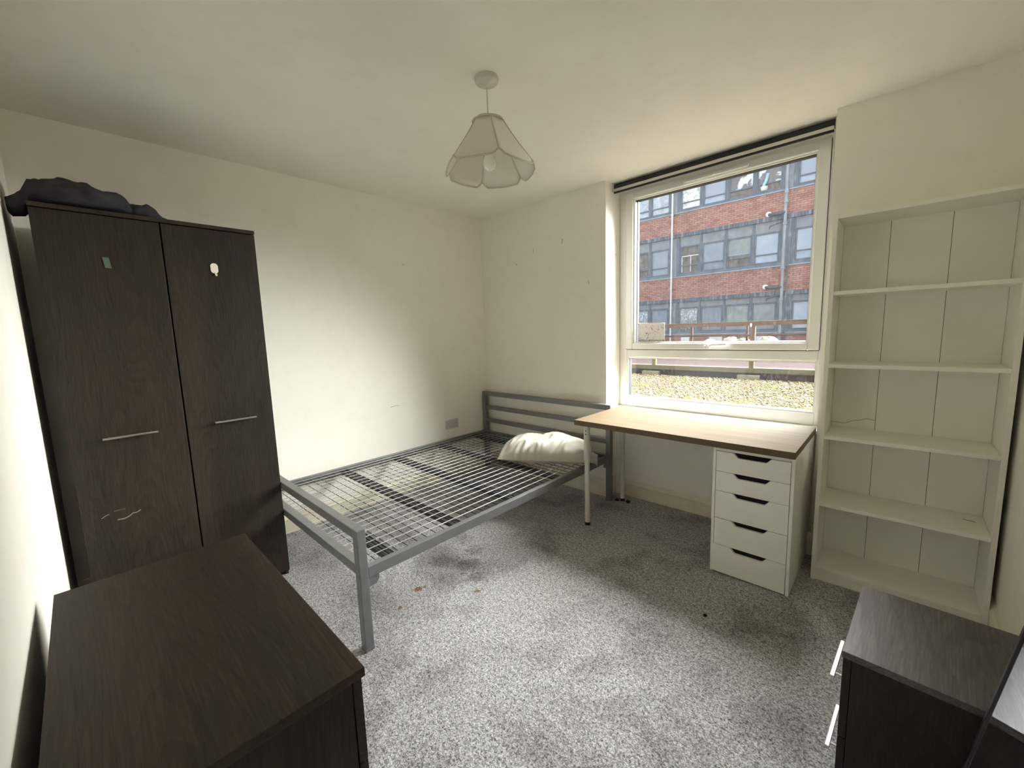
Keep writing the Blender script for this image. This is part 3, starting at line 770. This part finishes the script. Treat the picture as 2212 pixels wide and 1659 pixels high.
M_pipeg = plain('grey_downpipe', (.30, .33, .36), .5, .2, .4, .15, 3)
M_pipew = plain('white_downpipe', (.78, .77, .76), .4)
M_piped = plain('black_iron_pipe', (.09, .10, .11), .5, .2, .4, .2, 6)
def m_blindpane(name, c0, c1, sc=2.0, rough=.25, lo=.35, hi=.65):
    m, nt, b = base(name, c0, rough, 0, .5)
    nt.links.new(ramp(nt, noise_n(nt, coords(nt, (1, 1, 1)), sc, 5, .6, .5), [(lo, c0), (hi, c1)]), b.inputs['Base Color']); return m
PM = dict(
 blue=m_blindpane('pale_blue_blind', (.34, .41, .50), (.43, .49, .57)),
 grey=m_blindpane('blue_grey_blind', (.24, .285, .35), (.30, .34, .41)),
 slate=m_blindpane('slate_blind', (.19, .225, .275), (.24, .275, .33)),
 green=m_blindpane('grey_green_blind', (.225, .26, .255), (.29, .32, .32)),
 dark=m_blindpane('dark_interior', (.085, .075, .065), (.20, .165, .145), 3.5),
 splot=m_blindpane('white_splotch_pane', (.33, .37, .45), (.86, .88, .90), 1.6, .3, .60, .63),  # blue-grey with white splotches
 foil=m_blindpane('crumpled_white_sheet', (.40, .42, .40), (.88, .89, .85), 5.5, .5, .36, .52),
 sky=m_blindpane('painted_sky_reflection', (.17, .17, .18), (.72, .80, .85), 1.3, .15, .52, .56),  # sky reflection painted as pale blotches on a dark pane
 strk=m_blindpane('streaked_blue_pane', (.32, .37, .43), (.58, .62, .66), 4.0))
M_lace, nt_, b_ = base('white_lace', (.7, .7, .72), .8, 0, .1)
vv = coords(nt_, (7, 7, 4.5)); vo = N(nt_, 'ShaderNodeTexVoronoi', Scale=2.2); nt_.links.new(vv, vo.inputs['Vector'])
nt_.links.new(ramp(nt_, math_n(nt_, 'ADD', vo.outputs['Distance'], math_n(nt_, 'MULTIPLY', noise_n(nt_, vv, 5, 3), .4)), [(.42, (.80, .80, .80)), (.62, (.34, .36, .40))]), b_.inputs['Base Color'])

bd = thing('brick_building', (-2.0, BY, .55), 'long red brick block with slate blue window strips across the terrace', 'building')
U0 = -4.558; UP = 4.345                    # x of the first bay of the unit in view, unit pitch
bays = [0.0, .946, 1.953, 2.970, 3.927]    # mullion lines inside a unit
XL, XR = U0-2*UP, U0+2*UP
rows = [  # brick_top/sill_bottom, sill_top(glass bottom), transom, glass top, head top (soldier bottom)
 (.935, 1.135, None, 2.118, 2.416), (3.519, 3.751, 4.048, 4.825, 5.287), (6.320, 6.501, 6.752, 7.62, 8.10)]
soldier_h = .165
# masses: back wall behind everything
box('core_wall', M_slate, (XL, XR, BY+.125, BY+.50, .305, 8.09), bd)
bandz = [(.31, .935), (2.416+soldier_h, 3.519), (5.287+soldier_h, 6.320)]
for z0, z1 in bandz: box('mortar_bed', M_mortar, (XL, XR, BY+.012, BY+.124, z0-soldier_h*(z0 > 1), z1), bd)
bl_, bh, jt = .215, .065, .0105
stuffm = MB(); singles = []
for bi, (z0, z1) in enumerate(bandz):
    n = max(1, round((z1-z0)/(bh+jt))); ph = (z1-z0)/n
    for r in range(n):
        x = XL + (0 if r % 2 else -.1125)
        zc = z0+r*ph
        while x < XR:
            a = max(x, XL); b_ = min(x+bl_, XR)
            if b_-a > .03:
                d = random.uniform(0, .004)
                if bi == 2 and -3.95 < x < .6 and r >= 1 and len(singles) < 298 and (b_-a) > .2: singles.append((a, zc, ph, d))
                else: stuffm.box(a, b_, BY+.0-d, BY+.07, zc+jt/2, zc+ph-jt/2)
            x += bl_+jt
o = stuffm.build('brickwork', M_brick, bd, recalc=False); o['kind'] = 'stuff'
fb = None
for a, zc, ph, d in singles:
    if fb is None:
        fb = MB().box(a, a+bl_, BY, BY+.07, zc+jt/2, zc+ph-jt/2).build('brick', M_brick1, bd); fa, fz, fd = a, zc, d
    else:
        o = fb.copy(); COL.objects.link(o); o.parent = bd; o.location = (a-fa, -d, zc-fz)
for bi in (1, 2):
    zb0 = bandz[bi][0]-soldier_h; m = MB(); x = XL
    while x < XR:
        m.box(x, x+.098, BY-.045+random.uniform(0, .004), BY+.07, zb0+.006, zb0+soldier_h-.004); x += .106
    o = m.build('soldier_course', M_soldier, bd, recalc=False); o['kind'] = 'stuff'
kinds = {  # (row, unit, bay): pane look
 (2,0,0): 'foil', (2,0,1): 'splot', (2,0,2): 'sky', (2,0,3): 'sky', (2,1,0): 'splot', (2,-1,3): 'strk', (2,-1,2): 'strk',
 (1,0,0): 'dark', (1,0,1): 'grey', (1,0,2): 'green', (1,0,3): 'blue', (1,1,0): 'blue', (1,-1,3): 'grey', (1,-1,2): 'dark',
 (0,0,0): 'lace', (0,0,1): 'slate', (0,0,2): 'green', (0,0,3): 'green', (0,1,0): 'blue', (0,-1,3): 'slate', (0,-1,2): 'lace'}
other = ['grey', 'blue', 'green', 'slate']
GY = BY+.075
for ri, (sb, gb, tr, gt, ht) in enumerate(rows):
    # projecting sill and the head boards of the strip
    MB().box(XL, XR, BY-.05, BY+.12, sb, sb+.05).build('sill', M_sillp, bd, .008)
    MB().box(XL, XR, BY+.02, BY+.12, sb+.05, gb-.055).build('sill_board', M_slate, bd, .006)
    MB().box(XL, XR, BY+.050, BY+.12, gt+.06, ht).build('head_board', M_slatel, bd)
    for ku in (-2, -1, 0, 1):
        ux = U0+ku*UP
        # broad post between units
        MB().box(ux-UP+3.927, ux, BY+.01, BY+.12, sb+.05, ht).build('post', M_slate, bd, .006)
        m = MB(); m.box(ux-UP+4.03, ux-.10, BY-.004, BY+.02, sb+.07, ht-.02); m.build('post_panel', M_slatel, bd, .004)
        for k in range(4):
            a = ux+bays[k]; b_ = ux+bays[k+1]
            fm = MB(); y0, y1 = BY+.02, BY+.115
            fm.box(a, a+.05, y0, y1, gb-.055, ht-.01); fm.box(b_-.05, b_, y0, y1, gb-.055, ht-.01)
            f2 = MB(); x0, x1 = a+.055, b_-.055
            for q in ((x0, x0+.045, gb-.05, gt+.05), (x1-.045, x1, gb-.05, gt+.05), (x0+.045, x1-.045, gb-.05, gb), (x0+.045, x1-.045, gt, gt+.05)):
                f2.box(q[0], q[1], y0+.012, y1-.01, q[2], q[3])
            if tr: f2.box(x0+.045, x1-.045, y0+.002, y1-.02, tr-.022, tr+.022)
            fm.v += []; base_i = len(fm.v); fm.add(f2.v, f2.f)
            w_ = fm.build('window', M_slate, bd, .006, 1)
            kd = kinds.get((ri, ku, k), other[(ri*3+ku*5+k) % 4])
            pm = M_lace if kd == 'lace' else PM[kd]
            if kd == 'lace': pm = PM['slate']
            zz = [(gb, gt)] if not tr else [(gb, tr-.022), (tr+.022, gt)]
            for j, (p0, p1) in enumerate(zz):
                mt = pm
                if tr and j == 0 and kd in ('splot',): mt = PM['blue']
                if tr and j == 0 and kd == 'sky': mt = PM['dark']
                if tr and j == 0 and kd == 'green': mt = PM['dark']
                if tr and j == 0 and kd == 'grey': mt = PM['slate'] if ri == 1 and k == 1 else PM['grey']
                MB().box(x0+.045, x1-.045, GY, GY+.008, p0, p1).build('pane', mt, w_)
            if (ri, ku, k) == (1, 0, 0):   # white inner frame of the open-curtained bay
                m = MB(); xm = (x0+x1)/2+.03
                m.box(xm-.012, xm+.012, GY-.012, GY-.001, gb, gt-.38); m.box(x0+.045, x1-.045, GY-.014, GY-.001, gt-.40, gt-.365); m.box(x0+.05, x0+.085, GY-.012, GY-.001, gb, gt-.42)
                m.box(x0+.045, x1-.045, GY-.050, GY-.001, tr-.022, tr+.010)
                m.build('inner_frame', M_pipew, w_)
            if (ri, ku, k) == (1, 0, 2):
                m = MB(); m.box(x0+.045, x1-.045, GY-.014, GY-.001, tr+.13, tr+.175); m.build('inner_frame', M_sillp, w_)
                MB().box(x0+.045, x1-.045, GY-.006, GY-.001, tr+.03, tr+.13).build('dark_strip', PM['dark'], w_)
# lace net curtains hung against the ground-floor panes
for ku, k, lab in ((0, 0, 'white lace net curtain in the ground-floor window right of the white downpipe'), (-1, 2, 'white lace net curtain in the ground-floor window left of the white downpipe')):
    a = U0+ku*UP+bays[k]+.10; b_ = U0+ku*UP+bays[k+1]-.10; z0, z1 = 1.14, 2.115
    t = thing('net_curtain', ((a+b_)/2, GY-.03, z0), lab, 'curtain', 'lace net curtains')
    m = MB(); nx_ = 60; vs = []
    for zz in (z0, z1):
        for i in range(nx_+1): vs.append((a+(b_-a)*i/nx_, GY-.022+.012*math.sin(i*1.15), zz))
    m.add(vs, [(i, i+1, nx_+2+i, nx_+1+i) for i in range(nx_)], 0, True)
    o = m.build('curtain_cloth', M_lace, t); s_ = o.modifiers.new('t', 'SOLIDIFY'); s_.thickness = .003
# blue cloth and white tub standing on a top-floor sill
a = U0+bays[3]
t = thing('window_tub', (a+.30, GY-.05, 6.505), 'white tub with a blue cloth behind the top-floor window', 'tub')
M_bluec = plain('pale_blue_cloth', (.42, .62, .70), .8)
MB().lathe([(.0001, 0), (.10, 0), (.13, .15), (.12, .15), (.0001, .13)], (a+.30, GY-.02, 6.505), 16).build('tub', M_pipew, t)
m = MB(); m.path([(a+.27, GY-.03, 6.65), (a+.30, GY-.035, 6.74), (a+.36, GY-.03, 6.86), (a+.40, GY-.03, 7.02), (a+.42, GY-.03, 7.12)], .055, 10); m.build('cloth', M_bluec, t)
# downpipes fixed to the building
m = MB(); m.tube((-4.845, BY-.10, .60), (-4.845, BY-.10, 8.0), .036, 12)
for z in (3.55, 6.3): m.tube((-4.845, BY-.10, z-.04), (-4.845, BY-.10, z+.04), .050, 12)
m.build('white_downpipe', M_pipew, bd)
PX = -.497
m = MB(); m.tube((PX, BY-.12, .60), (PX, BY-.12, 8.0), .052, 14)
for z in (1.0, 2.25, 3.45, 5.1, 5.9, 6.25): m.tube((PX, BY-.12, z-.05), (PX, BY-.12, z+.05), .072, 14)
gp = m.build('grey_downpipe', M_pipeg, bd)
for zc in (5.50, 2.73):
    m = MB(); m.path([(PX, BY-.12, zc-.0), (PX-.15, BY-.12, zc), (PX-.44, BY-.12, zc+.0), (PX-.53, BY-.10, zc+.02), (PX-.56, BY-.02, zc+.04)], .058, 12); m.build('branch_pipe', M_piped, gp)
    MB().tube((PX-.57, BY-.10, zc+.05), (PX-.57, BY+.01, zc+.05), .095, 16).build('pipe_collar', M_pipew, gp)
    m = MB(); m.path([(PX, BY-.12, zc-.30), (PX-.25, BY-.11, zc-.36), (PX-.50, BY-.10, zc-.42), (PX-.52, BY-.08, zc-.50)], .024, 8); m.build('waste_pipe', M_piped, gp)
m = MB(); m.tube((-.36, BY-.08, .60), (-.36, BY-.08, 5.25), .022, 8); m.build('cable_pipe', M_slate, gp)
# white plates on the plinth
for x0, x1, z0, z1, lab in ((-4.38, -4.006, .60, .835, 'leftmost'), (-3.14, -2.62, .60, .845, 'middle'), (-1.325, -.83, .62, .83, 'rightmost')):
    MB().box(x0, x1, BY-.03, BY, z0, z1).build('vent_plate', M_pipew, bd, .01)
box('parapet_coping', M_sillp, (XL, XR, BY-.06, BY+.5, 8.10, 8.5), bd)

# ground: gravel roof close to the window
M_gbed = plain('gravel_bed', (.05, .038, .022), .95, 0, .1, .3, 30)
gv = thing('gravel_roof', (1.0, 2.7, .39), 'pale yellow gravel strip with mossy patches below the window', 'gravel')
box('gravel_bed', M_gbed, (-6, 9, .36, 5.0, .2, .395), gv)
rng = np.random.default_rng(4)
ico = bmesh.new(); bmesh.ops.create_icosphere(ico, subdivisions=1, radius=1.0); iv = np.array([v.co[:] for v in ico.verts]); ifc = np.array([[v.index for v in f.verts] for f in ico.faces]); ico.free()
px_, py_ = [], []
def scatter(x0, x1, y0, y1, pitch):
    gx, gy_ = np.meshgrid(np.arange(x0, x1, pitch), np.arange(y0, y1, pitch)); gx = gx.ravel(); gy_ = gy_.ravel()
    return gx+rng.uniform(-.5, .5, gx.size)*pitch, gy_+rng.uniform(-.5, .5, gx.size)*pitch
a1, b1 = scatter(-1.1, 3.3, 1.9, 4.93, .0225); a2, b2_ = scatter(-1.1, 3.3, 2.0, 4.93, .045); a3, b3 = scatter(-3.5, 5.5, .4, 4.93, .11)
gx = np.concatenate([a1, a2, a3]); gy_ = np.concatenate([b1, b2_, b3]); n = gx.size
sz = np.concatenate([rng.uniform(.0095, .0155, a1.size), rng.uniform(.011, .018, a2.size), rng.uniform(.03, .05, a3.size)])
zo = np.concatenate([np.full(a1.size, .0), np.full(a2.size, .010), np.full(a3.size, -.012)])
th = rng.uniform(0, 6.28, n); sc3 = np.stack([sz*rng.uniform(.8, 1.35, n), sz*rng.uniform(.65, 1.0, n), sz*rng.uniform(.45, .75, n)], 1)
V = iv[None]*sc3[:, None, :]*rng.uniform(.85, 1.15, (n, 12, 1))
c_, s_ = np.cos(th)[:, None], np.sin(th)[:, None]
X_ = V[..., 0]*c_-V[..., 1]*s_+gx[:, None]; Y_ = V[..., 0]*s_+V[..., 1]*c_+gy_[:, None]; Z_ = V[..., 2]+(.398+zo+rng.uniform(0, .008, n))[:, None]
co = np.stack([X_-1.0, Y_-2.7, Z_-.39], -1).reshape(-1, 3); F_ = (ifc[None]+(np.arange(n)*12)[:, None, None]).reshape(-1, 3)
me = bpy.data.meshes.new('gravel_stones'); me.vertices.add(len(co)); me.vertices.foreach_set('co', co.ravel())
me.loops.add(F_.size); me.loops.foreach_set('vertex_index', F_.ravel().astype(np.int32)); me.polygons.add(len(F_))
me.polygons.foreach_set('loop_start', np.arange(0, F_.size, 3, dtype=np.int32)); me.polygons.foreach_set('loop_total', np.full(len(F_), 3, dtype=np.int32))
me.update(); me.validate()
mg, nt_, b_, c_g = island('yellow_gravel', [(0, (.06, .042, .020)), (.25, (.14, .108, .055)), (.6, (.22, .178, .105)), (.85, (.28, .245, .165)), (1, (.11, .075, .042))], .85, .2)
moss = noise_n(nt_, coords(nt_), 2.3, 4, .6)
mr = nt_.nodes.new('ShaderNodeMapRange'); nt_.links.new(moss, mr.inputs[0]); mr.inputs[1].default_value = .55; mr.inputs[2].default_value = .64; mr.inputs[3].default_value = 0; mr.inputs[4].default_value = .55
nt_.links.new(mixc(nt_, mr.outputs[0], c_g, (.15, .18, .025)), b_.inputs['Base Color'])
me.materials.append(mg)
o = bpy.data.objects.new('gravel_stones', me); COL.objects.link(o); o.parent = gv; o['kind'] = 'stuff'

# timber kerb, deck and railings
def m_timber(name, c0, c1, grain=0, sc=6):
    m, nt, b = base(name, c0, .85, 0, .2); s3 = [sc*2, sc*2, sc*2]; s3[grain] = sc*.15
    nt.links.new(ramp(nt, noise_n(nt, coords(nt, tuple(s3)), 1.5, 4, .6), [(.3, c0), (.7, c1)]), b.inputs['Base Color']); return m
M_tgreen = m_timber('greenish_weathered_timber', (.085, .078, .045), (.15, .135, .085))
M_tbrown = m_timber('red_brown_timber', (.085, .045, .030), (.14, .078, .055))
M_tdark = m_timber('dark_wet_timber', (.016, .012, .010), (.035, .026, .020))
M_redwet = m_timber('dark_red_wet_timber', (.030, .014, .012), (.055, .028, .022))
M_post = m_timber('brown_post', (.085, .050, .032), (.14, .085, .055), 2)
M_postg = m_timber('mossy_post', (.13, .125, .04), (.20, .19, .08), 2)
M_conc = plain('pale_block', (.20, .185, .13), .9, 0, .2, .15, 10, .3, 60)
M_decking = island('purple_brown_decking', [(0, (.036, .026, .027)), (.5, (.060, .046, .047)), (1, (.046, .031, .031))], .95, .05)[0]
dk = thing('timber_deck', (0, 5.0, .4), 'weathered purple-brown timber deck beyond the gravel', 'deck')
m = MB(); y = 5.06
while y < 16.05:
    m.box(-8, 8, y, y+.138, .565+random.uniform(-.002, .002), .592); y += .146
o = m.build('plank', M_decking, dk, recalc=False); o['kind'] = 'stuff'
MB().box(-8, 8, 4.96, 5.05, .515, .600).build('edge_board', M_tgreen, dk, .006)
MB().box(-8, 1.45, 5.0, 5.07, .36, .512).build('lower_board', M_tdark, dk, .004)
MB().box(1.45, 8, 4.985, 5.055, .36, .512).build('lower_board', M_redwet, dk, .004)
box('deck_void', M_gap, (-8, 8, 5.075, 16.15, .3, .56), dk)
for x0, x1 in ((-.714, -.376), (1.006, 1.342)):
    MB().box(x0, x1, 4.90, 5.0, .40, .482).build('support_block', M_conc, dk, .006)
rl = thing('timber_railing', (1.0, 5.0, .6), 'brown timber railing along the near edge of the deck', 'railing')
m = MB(); m.box(-8, 8, 4.96, 5.04, 1.306, 1.372); m.build('top_rail', M_tbrown, rl, .006)
box('rail_capping', M_tgreen, (-8, 8, 4.95, 5.05, 1.372, 1.382), rl, .003)
for x, mt in ((1.163, M_post), (-.540, M_postg), (-2.24, M_postg), (-3.94, M_post), (2.87, M_post), (4.57, M_post)):
    MB().box(x, x+.072, 4.975, 5.047, .600, 1.306).build('post', mt, rl, .004)
box('post_cap_splash', M_pipew, (1.165, 1.19, 4.955, 4.962, 1.290, 1.345), rl)
r2 = thing('far_railing', (0, 8.0, .6), 'thin red-brown timber railing across the middle of the deck', 'railing')
MB().box(-8, 8, 7.98, 8.02, 1.052, 1.096).build('middle_rail', M_tbrown, r2, .003)
MB().box(-8, 8, 7.98, 8.03, 1.318, 1.370).build('top_rail', M_tbrown, r2, .003)
for x in (-.893, .371, 1.635, 2.9, -2.157, -3.42): MB().box(x-.024, x+.024, 8.03, 8.078, .596, 1.318).build('post', M_tbrown, r2, .003)
# rocks piled before the far wall
M_rock = plain('pale_sandstone', (.50, .46, .36), .9, 0, .2, .35, 6, .5, 25)
for i, (x, y, s_, lab) in enumerate(((-1.95, 12.8, .20, 'flat pale rock at the left end of the row beyond the deck railing'), (-1.42, 13.3, .25, 'rounded pale rock second from the left beyond the deck railing'), (-.90, 12.75, .23, 'pale rock left of the big railing post'),
        (-.20, 13.0, .28, 'pale pointed rock right of the big railing post'))):
    bm = bmesh.new(); bmesh.ops.create_icosphere(bm, subdivisions=3, radius=1)
    for v in bm.verts:
        k = 1+.28*noise.noise(v.co*1.4+Vector((i*7, 0, 0)))+.12*noise.noise(v.co*3.5+Vector((i*3, 5, 0)))
        v.co = Vector((v.co.x*s_*1.15, v.co.y*s_*.8, max(-.2, v.co.z)*s_*1.0))*k
    me = bpy.data.meshes.new('rock'); bm.to_mesh(me); bm.free(); me.materials.append(M_rock)
    o = bpy.data.objects.new('rock', me); COL.objects.link(o); o.location = (x, y, .60+.2*s_*1.1); setp(o, lab, 'rock', 'rocks beyond the railing')
# the outer ground and our own outside wall face
mb = MB(); mb.box(-40, 40, 16.2, 60, -.3, .3); g_ = mb.build('ground', plain('grey_paving', (.3, .3, .3), .9)); setp(g_, 'grey ground around the building opposite', None, None, 'structure')
